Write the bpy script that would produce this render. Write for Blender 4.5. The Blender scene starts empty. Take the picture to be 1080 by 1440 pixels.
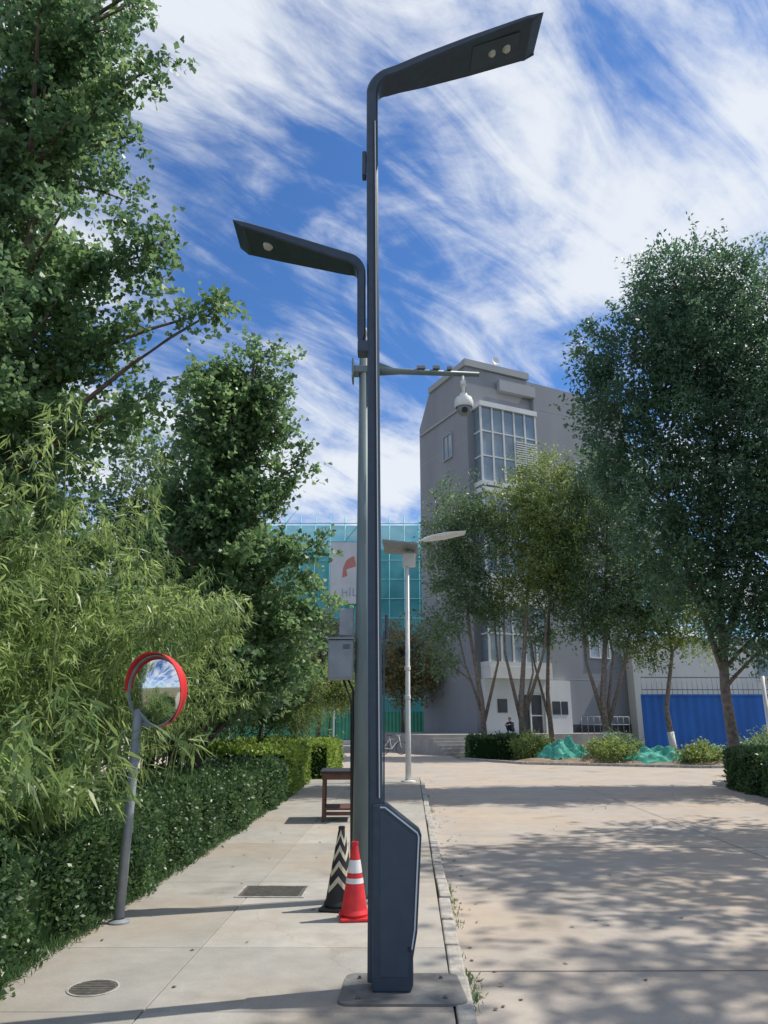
import bpy, math, random
import numpy as np
from mathutils import Vector, Matrix
random.seed(7); R=np.random.default_rng(11)
sc=bpy.context.scene
sc.view_settings.view_transform='Standard'
try: sc.view_settings.look='None'
except Exception: pass
sc.view_settings.exposure=0

# ------------------------------------------------------------ helpers
def link(o,parent=None):
    sc.collection.objects.link(o)
    if parent is not None: o.parent=parent
    return o
def empty(name,loc=(0,0,0),rz=0):
    e=bpy.data.objects.new(name,None); e.location=loc; e.rotation_euler=(0,0,rz); e.empty_display_size=.2
    return link(e)
def mesh(name,vs,fs,mat=None,parent=None,smooth=False,bevel=0):
    m=bpy.data.meshes.new(name); m.from_pydata([tuple(v) for v in vs],[],fs); m.update()
    o=bpy.data.objects.new(name,m); link(o,parent)
    if mat: m.materials.append(mat)
    if smooth:
        for p in m.polygons: p.use_smooth=True
    if bevel:
        b=o.modifiers.new('b','BEVEL'); b.width=bevel; b.segments=2; b.limit_method='ANGLE'
    return o
def boxvf(x0,x1,y0,y1,z0,z1):
    v=[(x0,y0,z0),(x1,y0,z0),(x1,y1,z0),(x0,y1,z0),(x0,y0,z1),(x1,y0,z1),(x1,y1,z1),(x0,y1,z1)]
    f=[(0,3,2,1),(4,5,6,7),(0,1,5,4),(1,2,6,5),(2,3,7,6),(3,0,4,7)]
    return v,f
def box(name,x0,x1,y0,y1,z0,z1,mat,parent=None,bevel=0):
    v,f=boxvf(x0,x1,y0,y1,z0,z1); return mesh(name,v,f,mat,parent,bevel=bevel)
def boxes(name,L,mat,parent=None,bevel=0):
    V=[];F=[]
    for b in L:
        v,f=boxvf(*b); k=len(V); V+=v; F+=[tuple(i+k for i in q) for q in f]
    return mesh(name,V,F,mat,parent,bevel=bevel)
def prism(name,poly,y0,y1,mat,parent=None,bevel=0):
    n=len(poly); V=[(x,y0,z) for x,z in poly]+[(x,y1,z) for x,z in poly]
    F=[tuple(range(n)),tuple(range(2*n-1,n-1,-1))]+[(i,i+n,(i+1)%n+n,(i+1)%n) for i in range(n)]
    return mesh(name,V,F,mat,parent,bevel=bevel)
def tubes(name,paths,mat,parent=None,sides=6,smooth=True,cap=True):
    V=[];F=[]
    for pts,rad in paths:
        pts=[Vector(p) for p in pts]; n=len(pts); k0=len(V)
        for i,p in enumerate(pts):
            d=(pts[min(i+1,n-1)]-pts[max(i-1,0)]);
            if d.length<1e-6: d=Vector((0,0,1))
            d.normalize()
            a=Vector((1,0,0)) if abs(d.x)<.8 else Vector((0,1,0))
            u=d.cross(a).normalized(); w=d.cross(u)
            r=rad[i] if hasattr(rad,'__len__') else rad
            for s in range(sides):
                t=2*math.pi*s/sides; V.append(p+(u*math.cos(t)+w*math.sin(t))*r)
        for i in range(n-1):
            for s in range(sides):
                a=k0+i*sides+s; b=k0+i*sides+(s+1)%sides
                F.append((a,b,b+sides,a+sides))
        if cap:
            F.append(tuple(k0+s for s in range(sides))[::-1]); F.append(tuple(k0+(n-1)*sides+s for s in range(sides)))
    return mesh(name,V,F,mat,parent,smooth=smooth)
def lathe(name,prof,mat,parent=None,loc=(0,0,0),seg=32,rot=None):
    V=[];F=[]
    for r,z in prof:
        for s in range(seg):
            t=2*math.pi*s/seg; V.append((r*math.cos(t),r*math.sin(t),z))
    for i in range(len(prof)-1):
        for s in range(seg):
            a=i*seg+s;b=i*seg+(s+1)%seg; F.append((a,b,b+seg,a+seg))
    o=mesh(name,V,F,mat,parent,smooth=True); o.location=loc
    if rot is not None: o.rotation_euler=rot
    e=o.modifiers.new('e','EDGE_SPLIT'); e.split_angle=math.radians(35)
    return o
def loft(name,secs,mat,parent=None,bevel=0):
    n=len(secs[0]); V=[];F=[]
    for s in secs: V+=list(s)
    for i in range(len(secs)-1):
        for j in range(n):
            a=i*n+j;b=i*n+(j+1)%n; F.append((a,b,b+n,a+n))
    F.append(tuple(range(n))[::-1]); k=(len(secs)-1)*n; F.append(tuple(k+j for j in range(n)))
    return mesh(name,V,F,mat,parent)

# ------------------------------------------------------------ materials
def mat_new(name):
    m=bpy.data.materials.new(name); m.use_nodes=True; nt=m.node_tree
    return m,nt,nt.nodes['Principled BSDF']
def N(nt,t,**k):
    n=nt.nodes.new(t)
    for a,b in k.items(): setattr(n,a,b)
    return n
def simple(name,col,rough=.6,metal=0,var=.15,scale=8,bump=.0,spec=.4,streak=0):
    m,nt,p=mat_new(name)
    tc=N(nt,'ShaderNodeTexCoord'); no=N(nt,'ShaderNodeTexNoise'); no.inputs['Scale'].default_value=scale; no.inputs['Detail'].default_value=6
    src=tc.outputs['Object']
    if streak:
        mp=N(nt,'ShaderNodeMapping'); mp.inputs['Scale'].default_value=(1,1,streak); nt.links.new(src,mp.inputs['Vector']); src=mp.outputs[0]
    nt.links.new(src,no.inputs['Vector'])
    cr=N(nt,'ShaderNodeValToRGB'); cr.color_ramp.elements[0].position=.3; cr.color_ramp.elements[1].position=.7
    a=[c*(1-var) for c in col]; b=[min(1,c*(1+var)) for c in col]
    cr.color_ramp.elements[0].color=(*a,1); cr.color_ramp.elements[1].color=(*b,1)
    nt.links.new(no.outputs['Fac'],cr.inputs['Fac']); nt.links.new(cr.outputs['Color'],p.inputs['Base Color'])
    p.inputs['Roughness'].default_value=rough; p.inputs['Metallic'].default_value=metal; p.inputs['Specular IOR Level'].default_value=spec
    if bump:
        n2=N(nt,'ShaderNodeTexNoise'); n2.inputs['Scale'].default_value=scale*6; n2.inputs['Detail'].default_value=8
        nt.links.new(tc.outputs['Object'],n2.inputs['Vector'])
        bp=N(nt,'ShaderNodeBump'); bp.inputs['Strength'].default_value=bump; bp.inputs['Distance'].default_value=.02
        nt.links.new(n2.outputs['Fac'],bp.inputs['Height']); nt.links.new(bp.outputs['Normal'],p.inputs['Normal'])
    return m
def leafmat(name,dark,light,trans=.35):
    m,nt,p=mat_new(name)
    at=N(nt,'ShaderNodeAttribute'); at.attribute_name='tint'
    cr=N(nt,'ShaderNodeValToRGB'); cr.color_ramp.elements[0].position=.0; cr.color_ramp.elements[1].position=1
    cr.color_ramp.elements[0].color=(*dark,1); cr.color_ramp.elements[1].color=(*light,1)
    nt.links.new(at.outputs['Fac'],cr.inputs['Fac'])
    nt.links.new(cr.outputs['Color'],p.inputs['Base Color']); p.inputs['Roughness'].default_value=.42; p.inputs['Specular IOR Level'].default_value=.5
    tr=N(nt,'ShaderNodeBsdfTranslucent'); hs=N(nt,'ShaderNodeHueSaturation'); hs.inputs['Hue'].default_value=.485; hs.inputs['Value'].default_value=2.0
    nt.links.new(cr.outputs['Color'],hs.inputs['Color']); nt.links.new(hs.outputs['Color'],tr.inputs['Color'])
    mx=N(nt,'ShaderNodeMixShader'); mx.inputs['Fac'].default_value=trans
    nt.links.new(p.outputs[0],mx.inputs[1]); nt.links.new(tr.outputs[0],mx.inputs[2])
    nt.links.new(mx.outputs[0],nt.nodes['Material Output'].inputs['Surface'])
    return m
def concrete(name,base,stain,tint=False,speck=.3,warm=(.36,.30,.23),crack=.75,cs=.28,midlo=.84):
    m,nt,p=mat_new(name); L=nt.links.new
    tc=N(nt,'ShaderNodeTexCoord')
    def noise(s,d,r=.6,src=None):
        n=N(nt,'ShaderNodeTexNoise'); n.inputs['Scale'].default_value=s; n.inputs['Detail'].default_value=d; n.inputs['Roughness'].default_value=r
        L(src or tc.outputs['Object'],n.inputs['Vector']); return n
    big=noise(.38,5,.55); med=noise(1.1,6,.6); fin=noise(60,4); mid=noise(5,5,.6)
    r1=N(nt,'ShaderNodeValToRGB'); r1.color_ramp.elements[0].position=.34; r1.color_ramp.elements[1].position=.64
    r1.color_ramp.elements[0].color=(*stain,1); r1.color_ramp.elements[1].color=(*base,1); L(med.outputs['Fac'],r1.inputs['Fac'])
    r2=N(nt,'ShaderNodeValToRGB'); r2.color_ramp.elements[0].position=.45; r2.color_ramp.elements[1].position=.66
    r2.color_ramp.elements[0].color=(0,0,0,1); r2.color_ramp.elements[1].color=(.9,.9,.9,1); L(big.outputs['Fac'],r2.inputs['Fac'])
    m1=N(nt,'ShaderNodeMixRGB'); L(r2.outputs['Color'],m1.inputs['Fac']); L(r1.outputs['Color'],m1.inputs['Color1']); m1.inputs['Color2'].default_value=(*warm,1)
    def scl(inp,fac,a,b,lo,hi):
        r3=N(nt,'ShaderNodeMapRange'); r3.inputs['From Min'].default_value=a; r3.inputs['From Max'].default_value=b; r3.inputs['To Min'].default_value=lo; r3.inputs['To Max'].default_value=hi
        L(fac,r3.inputs['Value']); v=N(nt,'ShaderNodeVectorMath',operation='SCALE'); L(inp,v.inputs[0]); L(r3.outputs[0],v.inputs['Scale']); return v.outputs[0]
    out=scl(m1.outputs['Color'],fin.outputs['Fac'],.3,.7,1-speck,1+speck*.6)
    out=scl(out,mid.outputs['Fac'],.3,.7,midlo,1.06)
    sp=noise(.9,4,.5); out=scl(out,sp.outputs['Fac'],.27,.38,.70,1.)
    wn=noise(1.3,5); ad=N(nt,'ShaderNodeMixRGB',blend_type='ADD'); ad.inputs['Fac'].default_value=.9; L(tc.outputs['Object'],ad.inputs['Color1']); L(wn.outputs['Color'],ad.inputs['Color2'])
    vo=N(nt,'ShaderNodeTexVoronoi',feature='DISTANCE_TO_EDGE'); vo.inputs['Scale'].default_value=cs; L(ad.outputs[0],vo.inputs['Vector'])
    out=scl(out,vo.outputs['Distance'],0,.004*cs/.28,crack,1)
    if tint:
        at=N(nt,'ShaderNodeAttribute'); at.attribute_name='tint'
        m4=N(nt,'ShaderNodeVectorMath',operation='SCALE'); L(out,m4.inputs[0]); L(at.outputs['Fac'],m4.inputs['Scale']); out=m4.outputs[0]
    L(out,p.inputs['Base Color']); p.inputs['Roughness'].default_value=.85; p.inputs['Specular IOR Level'].default_value=.25
    bp=N(nt,'ShaderNodeBump'); bp.inputs['Strength'].default_value=.15; bp.inputs['Distance'].default_value=.003
    L(fin.outputs['Fac'],bp.inputs['Height']); L(bp.outputs['Normal'],p.inputs['Normal'])
    return m

M_navy=simple('navy_paint',(.038,.060,.092),.38,.3,.12,14,spec=.5)
M_navy2=simple('navy_paint_panel',(.046,.070,.105),.42,.3,.1,10,spec=.5)
M_strip=simple('silver_strip',(.6,.66,.74),.3,.4,.05)
M_lens=simple('lens_glass',(.45,.47,.45),.1,.0,.05,spec=.8)
M_oldpole=simple('galvanised_grey_green',(.16,.21,.225),.5,.25,.2,6,streak=.2)
M_grey=simple('grey_metal',(.27,.30,.33),.5,.3,.15,10)
M_cab=simple('cabinet_grey',(.23,.27,.30),.55,.2,.12,8)
M_white=simple('white_paint',(.75,.76,.76),.5,0,.06,5)
M_black=simple('black_plastic',(.025,.025,.028),.5,0,.2,12)
M_red=simple('red_plastic',(.60,.03,.035),.45,0,.15,12)
M_refl=simple('white_reflective',(.68,.68,.68),.4,0,.12,12)
M_yel=simple('cream_reflective',(.58,.55,.40),.45,0,.15,12)
M_iron=simple('cast_iron',(.12,.115,.105),.7,.2,.3,20,bump=.3)
M_plate=simple('weathered_plate',(.17,.17,.17),.65,.2,.35,5,bump=.3)
M_wood=simple('brown_wood',(.13,.06,.045),.6,0,.25,10)
M_bark=simple('bark',(.15,.12,.095),.9,0,.35,9,bump=.8,spec=.1)
M_barkg=simple('bark_grey',(.22,.185,.16),.9,0,.35,9,bump=.8,spec=.1)
M_lime=simple('limewash',(.62,.61,.57),.9,0,.1,10)
M_culm=simple('bamboo_culm',(.14,.18,.06),.5,0,.2,5)
M_gink=leafmat('leaf_ginkgo',(.055,.12,.06),(.18,.29,.12),.42)
M_gink2=leafmat('leaf_dark',(.045,.10,.06),(.12,.22,.10),.38)
M_bam=leafmat('leaf_bamboo',(.06,.12,.04),(.25,.35,.12),.40)
M_loc=leafmat('leaf_locust',(.055,.11,.06),(.15,.23,.10),.4)
M_locd=leafmat('leaf_locust_dark',(.038,.09,.058),(.105,.19,.10),.36)
M_loc2=leafmat('leaf_locust_bright',(.09,.145,.045),(.25,.32,.10),.43)
M_olive=leafmat('leaf_olive',(.14,.14,.065),(.30,.26,.12),.35)
M_hdg=leafmat('leaf_hedge',(.028,.072,.028),(.095,.175,.06),.27)
M_hdgl=leafmat('leaf_hedge_bright',(.10,.18,.03),(.27,.38,.07),.37)
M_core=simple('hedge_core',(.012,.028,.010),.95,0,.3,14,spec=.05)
M_litter=leafmat('leaf_litter',(.06,.04,.02),(.25,.18,.07),.1)
M_road=concrete('road_concrete',(.41,.372,.335),(.355,.322,.288),warm=(.44,.365,.29),crack=.9,cs=.11,speck=.07,midlo=.93)
M_walk=concrete('pavement_concrete',(.40,.39,.365),(.32,.315,.295),tint=True,warm=(.38,.32,.255),crack=.87,cs=.14,speck=.09,midlo=.9)
M_kerb=simple('kerb_stone',(.36,.345,.32),.9,0,.3,9,bump=.4)
M_bwall=simple('grey_render',(.255,.27,.30),.85,0,.09,.5,bump=.1,spec=.2,streak=.3)
M_bwall2=simple('grey_render_light',(.34,.355,.385),.85,0,.06,.8,spec=.2)
M_bwhite=simple('white_render',(.62,.64,.66),.8,0,.07,.8,spec=.2,streak=.3)
M_step=simple('step_stone',(.28,.28,.28),.8,0,.15,2)
M_glass=simple('window_glass',(.17,.23,.28),.08,.0,.3,.9,spec=1.0)
M_dark=simple('dark_opening',(.05,.055,.06),.3,0,.3,2)
M_hoard=simple('blue_hoarding',(.02,.13,.50),.5,.1,.15,1.2,streak=.3)
M_gfence=simple('green_hoarding',(.06,.30,.20),.5,.1,.12,1.2)
M_lowb=simple('beige_render',(.70,.69,.65),.85,0,.08,.5,streak=.3)
M_net=simple('debris_net',(.07,.34,.27),.8,0,.35,9,bump=.6)
M_mirror,_nt,_p=mat_new('mirror_surface'); _p.inputs['Metallic'].default_value=1; _p.inputs['Roughness'].default_value=.05; _p.inputs['Base Color'].default_value=(.78,.8,.82,1)
M_cloth=simple('dark_cloth',(.03,.035,.06),.9,0,.2,20)
M_skin=simple('skin',(.42,.25,.17),.6,0,.08,20)
M_hair=simple('hair',(.012,.01,.01),.6,0,.1,30)

m,nt,p=mat_new('soil_grass'); L=nt.links.new
tc=N(nt,'ShaderNodeTexCoord'); n1=N(nt,'ShaderNodeTexNoise'); n1.inputs['Scale'].default_value=.8; n1.inputs['Detail'].default_value=9; n1.inputs['Roughness'].default_value=.7
L(tc.outputs['Object'],n1.inputs['Vector']); cr=N(nt,'ShaderNodeValToRGB')
cr.color_ramp.elements[0].position=.4; cr.color_ramp.elements[0].color=(.07,.10,.035,1); cr.color_ramp.elements[1].position=.6; cr.color_ramp.elements[1].color=(.2,.15,.10,1)
L(n1.outputs['Fac'],cr.inputs['Fac']); L(cr.outputs['Color'],p.inputs['Base Color']); p.inputs['Roughness'].default_value=.95
M_ground=m

m,nt,p=mat_new('teal_scaffold_net'); L=nt.links.new
tc=N(nt,'ShaderNodeTexCoord'); n1=N(nt,'ShaderNodeTexNoise'); n1.inputs['Scale'].default_value=.35; n1.inputs['Detail'].default_value=6
L(tc.outputs['Object'],n1.inputs['Vector']); cr=N(nt,'ShaderNodeValToRGB')
cr.color_ramp.elements[0].position=.35; cr.color_ramp.elements[0].color=(.07,.38,.45,1); cr.color_ramp.elements[1].position=.65; cr.color_ramp.elements[1].color=(.17,.58,.66,1)
L(n1.outputs['Fac'],cr.inputs['Fac']); L(cr.outputs['Color'],p.inputs['Base Color']); p.inputs['Roughness'].default_value=.8; p.inputs['Alpha'].default_value=.72
tr=N(nt,'ShaderNodeBsdfTranslucent'); L(cr.outputs['Color'],tr.inputs['Color']); mx=N(nt,'ShaderNodeMixShader'); mx.inputs['Fac'].default_value=.35
L(p.outputs[0],mx.inputs[1]); L(tr.outputs[0],mx.inputs[2]); L(mx.outputs[0],nt.nodes['Material Output'].inputs['Surface'])
M_teal=m

# ------------------------------------------------------------ foliage
def unit(a): return a/np.maximum(np.linalg.norm(a,axis=-1,keepdims=True),1e-9)
T_RH=np.array([(0,0,0),(.45,.5,.06),(1,0,-.05),(.45,-.5,.06)])
T_BAM=np.array([(0,0,0),(.3,.5,.03),(1,0,-.12),(.3,-.5,.03)])
T_GK=np.array([(0,0,0),(.75,.55,.06),(1,.2,0),(.82,0,0),(1,-.2,0),(.75,-.55,.06)])
def leafmesh(name,pos,d,n,Ls,Ws,tint,T,mat,parent):
    d=unit(d); s=unit(np.cross(n,d)); n=np.cross(d,s)
    K=len(T); Nn=len(pos); Ls=np.broadcast_to(Ls,(Nn,)); Ws=np.broadcast_to(Ws,(Nn,))
    co=pos[:,None,:]+d[:,None,:]*(Ls[:,None]*T[None,:,0])[...,None]+s[:,None,:]*(Ws[:,None]*T[None,:,1])[...,None]+n[:,None,:]*(Ls[:,None]*T[None,:,2])[...,None]
    me=bpy.data.meshes.new(name); me.vertices.add(Nn*K); me.vertices.foreach_set('co',co.reshape(-1).astype(np.float32))
    me.loops.add(Nn*K); me.loops.foreach_set('vertex_index',np.arange(Nn*K,dtype=np.int32))
    me.polygons.add(Nn); me.polygons.foreach_set('loop_start',np.arange(0,Nn*K,K,dtype=np.int32))
    try: me.polygons.foreach_set('loop_total',np.full(Nn,K,dtype=np.int32))
    except Exception: pass
    a=me.attributes.new('tint','FLOAT','FACE'); a.data.foreach_set('value',np.clip(tint,0,1).astype(np.float32))
    me.update(calc_edges=True); me.materials.append(mat)
    o=bpy.data.objects.new(name,me); link(o,parent); return o
def sprays(C,out,ct,ntw,nl,tl,jit,droop=0.,spread=1.0):
    M=len(C); tw=unit(out[:,None,:]*.8+R.normal(size=(M,ntw,3))*spread*.6+np.array([0,0,droop]))
    st=C[:,None,:]+R.normal(size=(M,ntw,3))*tl*.22
    t=R.random((M,ntw,nl,1)); ln=tl*(.6+.7*R.random((M,ntw,1,1)))
    pos=st[:,:,None,:]+tw[:,:,None,:]*t*ln+R.normal(size=(M,ntw,nl,3))*jit
    pos[...,2]+= (droop*.5*(t[...,0]**2)*ln[...,0])
    d=tw[:,:,None,:]*.6+R.normal(size=(M,ntw,nl,3))*.6
    tint=np.broadcast_to(ct[:,None,None],(M,ntw,nl))+R.normal(size=(M,ntw,nl))*.13
    return pos.reshape(-1,3),d.reshape(-1,3),tint.reshape(-1)
def sample_lobes(lobes,n,shell=2.4):
    L=np.array([l[:6] for l in lobes],float); w=(L[:,3]*L[:,4]*L[:,5])**(2/3); w/=w.sum()
    idx=R.choice(len(L),n,p=w); dirs=unit(R.normal(size=(n,3))); rr=R.random(n)**(1/shell)
    rr*= .82+.38*R.random(n)
    C=L[idx,:3]+dirs*L[idx,3:6]*rr[:,None]
    return C,dirs,idx,L
def chain(p0,p1,r0,r1,k=5,zs=.6):
    p0=np.array(p0,float);p1=np.array(p1,float); o=[]
    for i in range(k):
        t=(i+.6)/k; c=p0*(1-t)+p1*t; r=r0*(1-t)+r1*t; o.append((*c,r,r,r*zs))
    return o
def bez(a,b,bend,k=5):
    a=Vector(a);b=Vector(b); m=(a+b)/2+Vector(bend); return [a*(1-t)**2+m*2*t*(1-t)+b*t*t for t in [i/k for i in range(k+1)]]
def tree(name,trunk,tr,lobes,ncl,ntw,nl,tl,leafL,leafW,lmat,T=T_RH,bark=None,limbs=None,jit=.05,droop=-.1,up=.5,lime=0,extra_trunks=(),shell=2.4,twigr=.012,limbr=.35,ntwig=140):
    e=empty(name,trunk[0]); o0=np.array(trunk[0],float)
    tp=[Vector(p)-Vector(trunk[0]) for p in trunk]; n=len(tp)
    paths=[(tp,[tr*(1-.8*i/(n-1)) for i in range(n)])]
    for et in extra_trunks:
        q=[Vector(p)-Vector(trunk[0]) for p in et[0]]; paths.append((q,[et[1]*(1-.8*i/(len(q)-1)) for i in range(len(q))]))
    lob=[(l[0]-o0[0],l[1]-o0[1],l[2]-o0[2],*l[3:6]) for l in lobes]
    C,dirs,idx,Lb=sample_lobes(lob,ncl,shell)
    allp=[q for pp,_ in paths for q in zip(pp[:-1],pp[1:])]
    def nearest(c,drop):
        best=None
        for a,b in allp:
            for t in (0,.33,.66,1):
                q=a.lerp(b,t)
                h=math.hypot(c.x-q.x,c.y-q.y); sc_=abs(q.z-(c.z-h*drop))+.25*h
                if best is None or sc_<best[0]: best=(sc_,q)
        return best[1]
    limbpts=[]
    for k,l in enumerate(lob):
        c=Vector(l[:3]); q=nearest(c,.7); d=(c-q).length
        if d<.15: limbpts.append([c]); continue
        pts=bez(q,c,(0,0,.12*d),5); r0=min(tr*limbr,.02+.018*d)
        paths.append((pts,[r0*(1-.75*i/5) for i in range(6)])); limbpts.append(pts)
    sel=R.choice(ncl,min(ntwig,ncl),replace=False)
    for i in sel:
        pts=limbpts[idx[i]]; c=Vector(C[i]); q=min(pts,key=lambda v:(v-c).length)
        if (q-c).length>.1: paths.append((bez(q,c,(0,0,.05),3),[twigr*(1.3-.3*j) for j in range(4)]))
    tubes('trunk_and_branches',paths,bark or M_bark,e,sides=7)
    if lime:
        top=tp[0].lerp(tp[1],min(1,lime/max(.1,(tp[1]-tp[0]).length)))
        tubes('limewash_band',[([tp[0]+Vector((0,0,.02)),top],[tr*1.03,tr*.97])],M_lime,e,sides=12)
    ct=R.random(ncl)*.8+.06
    pos,d,tint=sprays(C,dirs,ct,ntw,nl,tl,jit,droop)
    nrm=R.normal(size=pos.shape)*.6+np.array([0,0,up]); k=len(pos)
    sc_=.7+.6*R.random(k)
    leafmesh('foliage',pos,d,nrm,leafL*sc_,leafW*sc_,tint,T,lmat,e)
    return e
def tiers(cx,cy,z0,z1,step,rad,r,seed,rise=.3,n=5):
    rr=random.Random(seed); o=[]; z=z0
    while z<z1:
        f=(z-z0)/(z1-z0); Rr=rad(f)
        a0=rr.random()*6.28
        for i in range(n):
            a=a0+i*6.28/n+rr.uniform(-.3,.3); l=Rr*rr.uniform(.6,1.15)
            o+=chain((cx,cy,z),(cx+math.cos(a)*l,cy+math.sin(a)*l,z+l*rise),r*.8,r*.55,3,.55)
        z+=step*rr.uniform(.8,1.2)
    return o

# ------------------------------------------------------------ ground, road, pavement
G=-.104
mesh('ground',[(-400,-200,G),(400,-200,G),(400,600,G),(-400,600,G)],[(0,1,2,3)],M_ground)
rz=-.1
rp=[(.05,-6),(8,-6),(9.3,22),(60,22.5),(60,30),(12,29.5),(5.8,32),(3.6,36),(2.2,58),(-40,58),(-40,28),(-1.4,27.5),(-1.4,23.5),(1.05,23.5)]
mesh('road',[(x,y,rz) for x,y in rp],[tuple(range(len(rp)))],M_road)
def xl(y): return -2.58+.025*y
def xm(y): return -1.53+.03*y
def xr(y): return .235+.035*y
# expansion joints of the concrete road
V=[];F=[]
def rj(a,b,c,d):
    k=len(V); V.extend([(q[0],q[1],-.096) for q in (a,b,c,d)]); F.append((k,k+1,k+2,k+3))
for y in (1.,5.9,11.2,16.4,21.6):
    x1=8+.0464*(y+6)-.02; x0=xr(y)+.14; rj((x0,y),(x1,y+.06),(x1,y+.072),(x0,y+.012))
rj((4.35,-5),(4.362,-5),(5.36,21.5),(5.348,21.5))
mesh('road_joints',V,F,simple('joint_filler',(.21,.18,.15),.95,0,.4,9))
V=[];F=[];tt=[]
def slab(a,b,c,d,z=0.,t=.14):
    k=len(V)
    for q in (a,b,c,d): V.append((q[0],q[1],z-t))
    for q in (a,b,c,d): V.append((q[0],q[1],z))
    F.extend([(k,k+3,k+2,k+1),(k+4,k+5,k+6,k+7),(k,k+1,k+5,k+4),(k+1,k+2,k+6,k+5),(k+2,k+3,k+7,k+6),(k+3,k,k+4,k+7)])
ys=[-5.,-2.4,.1,2.4,3.55,4.85,6.1,8.4,10.9,13.3,15.9,18.4,20.9,23.4]
g=.004
for a,b in zip(ys[:-1],ys[1:]):
    a+=g;b-=g
    slab((xl(a)-.1,a),(xm(a)-g,a),(xm(b)-g,b),(xl(b)-.1,b)); tt.append(random.uniform(.84,1.0))
    slab((xm(a)+g,a),(xr(a)-g,a),(xr(b)-g,b),(xm(b)+g,b)); tt.append(random.uniform(.88,1.08))
o=mesh('pavement',V,F,M_walk)
a=o.data.attributes.new('tint','FLOAT','FACE'); a.data.foreach_set('value',np.repeat(np.array(tt),6).astype(np.float32))
b=o.modifiers.new('b','BEVEL'); b.width=.004; b.segments=1
mesh('pavement_joint_bed',[(xl(-5)-.1,-5,-.012),(xr(-5),-5,-.012),(xr(23.4),23.4,-.012),(xl(23.4)-.1,23.4,-.012)],[(0,1,2,3)],simple('joint_dirt',(.15,.135,.105),.95,0,.4,14))
V=[];F=[]; y=-5
while y<23.4:
    l=random.uniform(.72,.88); gp=random.uniform(.006,.02); a=y+gp; b=min(y+l,23.4)-gp; j=random.uniform(-.012,.012); z=.008+random.uniform(-.014,.008)
    slab((xr(a)+.012+j,a),(xr(a)+.12+j,a),(xr(b)+.12+j*.4,b),(xr(b)+.012+j*.4,b),z,.13); y+=l
mesh('kerb',V,F,M_kerb,bevel=.014)
V=[];F=[]
def kerbline(p,q,w=.12,h=.1):
    p=Vector(p);q=Vector(q); d=(q-p).normalized(); n=Vector((-d.y,d.x)); L_=(q-p).length; t=0
    while t<L_:
        a=p+d*(t+.01); b=p+d*min(t+.8,L_)
        slab(a,b,b+n*w,a+n*w,h-.1,h+.02); t+=.82
kerbline((8.02,-6),(9.32,22)) ; kerbline((9.32,22),(50,22.5)); kerbline((50,30),(12,29.5)); kerbline((12,29.5),(5.8,32)); kerbline((5.8,32),(3.6,36))
mesh('kerb',V,F,M_kerb,bevel=.01)

e=empty('manhole_cover',(-1.81,5.24,0))
lathe('rim',[(.158,.001),(.158,.005),(.145,.005),(.145,.002)],M_kerb,e)
lathe('cover',[(0,.004),(.14,.004),(.142,.001)],M_iron,e)
boxes('ribs',[(-math.sqrt(max(0,.0169-y*y)),math.sqrt(max(0,.0169-y*y)),y-.004,y+.004,.004,.007) for y in np.linspace(-.11,.11,8)],M_iron,e)
e=empty('drain_cover',(-1.08,7.95,0),-.03)
boxes('frame',[(-.33,.33,-.26,-.235,.001,.008),(-.33,.33,.235,.26,.001,.008),(-.33,-.305,-.235,.235,.001,.008),(.305,.33,-.235,.235,.001,.008)],M_kerb,e)
box('cover',-.3,.3,-.23,.23,.001,.005,M_iron,e)
boxes('ribs',[(-.27,.27,y-.008,y+.008,.005,.009) for y in np.linspace(-.19,.19,9)],M_iron,e)

# ------------------------------------------------------------ smart street lamp (near)
PX,PY=-.055,5.2
lamp=empty('street_lamp',(PX,PY,0))
pl=[]
for cx,cy,a0 in ((.46,.21,0),(-.12,.21,90),(-.15,-.2,180),(.48,-.2,270)):
    for k in range(5):
        a=math.radians(a0+k*22.5); pl.append((cx+.07*math.cos(a),cy+.07*math.sin(a)))
n=len(pl); mesh('base_plate',[(x,y,.001) for x,y in pl]+[(x,y,.014) for x,y in pl],[tuple(range(n,2*n))]+[(i,(i+1)%n,(i+1)%n+n,i+n) for i in range(n)],M_plate,lamp)
for i,(bx,by) in enumerate(((-.1,-.18),(.42,-.18),(.42,.18),(-.1,.18))):
    lathe('anchor_bolt_%d'%i,[(0,.03),(.010,.03),(.010,.014),(.016,.014),(.016,.015)],M_plate,lamp,(bx,by,0),6)
base=[(-.018,.014),(.22,.014),(.235,.06),(.235,.20),(.262,.34),(.296,.90),(.285,.925),(.07,1.085),(-.022,1.085)]
prism('base_cabinet',base,-.09,.09,M_navy,lamp,bevel=.012)
door=[(.03,.10),(.20,.10),(.235,.36),(.262,.885),(.06,1.04),(.03,1.04)]
prism('cabinet_door',door,-.094,-.0895,M_navy2,lamp,bevel=.003)
def strip(name,pts,w,y0,y1):
    V=[];F=[]
    P=[Vector(p) for p in pts]
    for i,p_ in enumerate(P):
        d=(P[min(i+1,len(P)-1)]-P[max(i-1,0)]).normalized(); nn=Vector((-d.y,d.x))*w/2
        for q in (p_+nn,p_-nn):
            V+= [(q.x,y0,q.y),(q.x,y1,q.y)]
    for i in range(len(P)-1):
        k=4*i
        F+= [(k,k+2,k+6,k+4),(k,k+4,k+5,k+1),(k+2,k+3,k+7,k+6)]
    F+=[(0,1,3,2)]; k=4*(len(P)-1); F+=[(k,k+2,k+3,k+1)]
    return mesh(name,V,F,M_strip,lamp)
strip('light_strip',[(.03,1.066),(.062,1.066),(.268,.914),(.277,.89),(.245,.36),(.226,.25)],.009,-.1,-.092)
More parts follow.
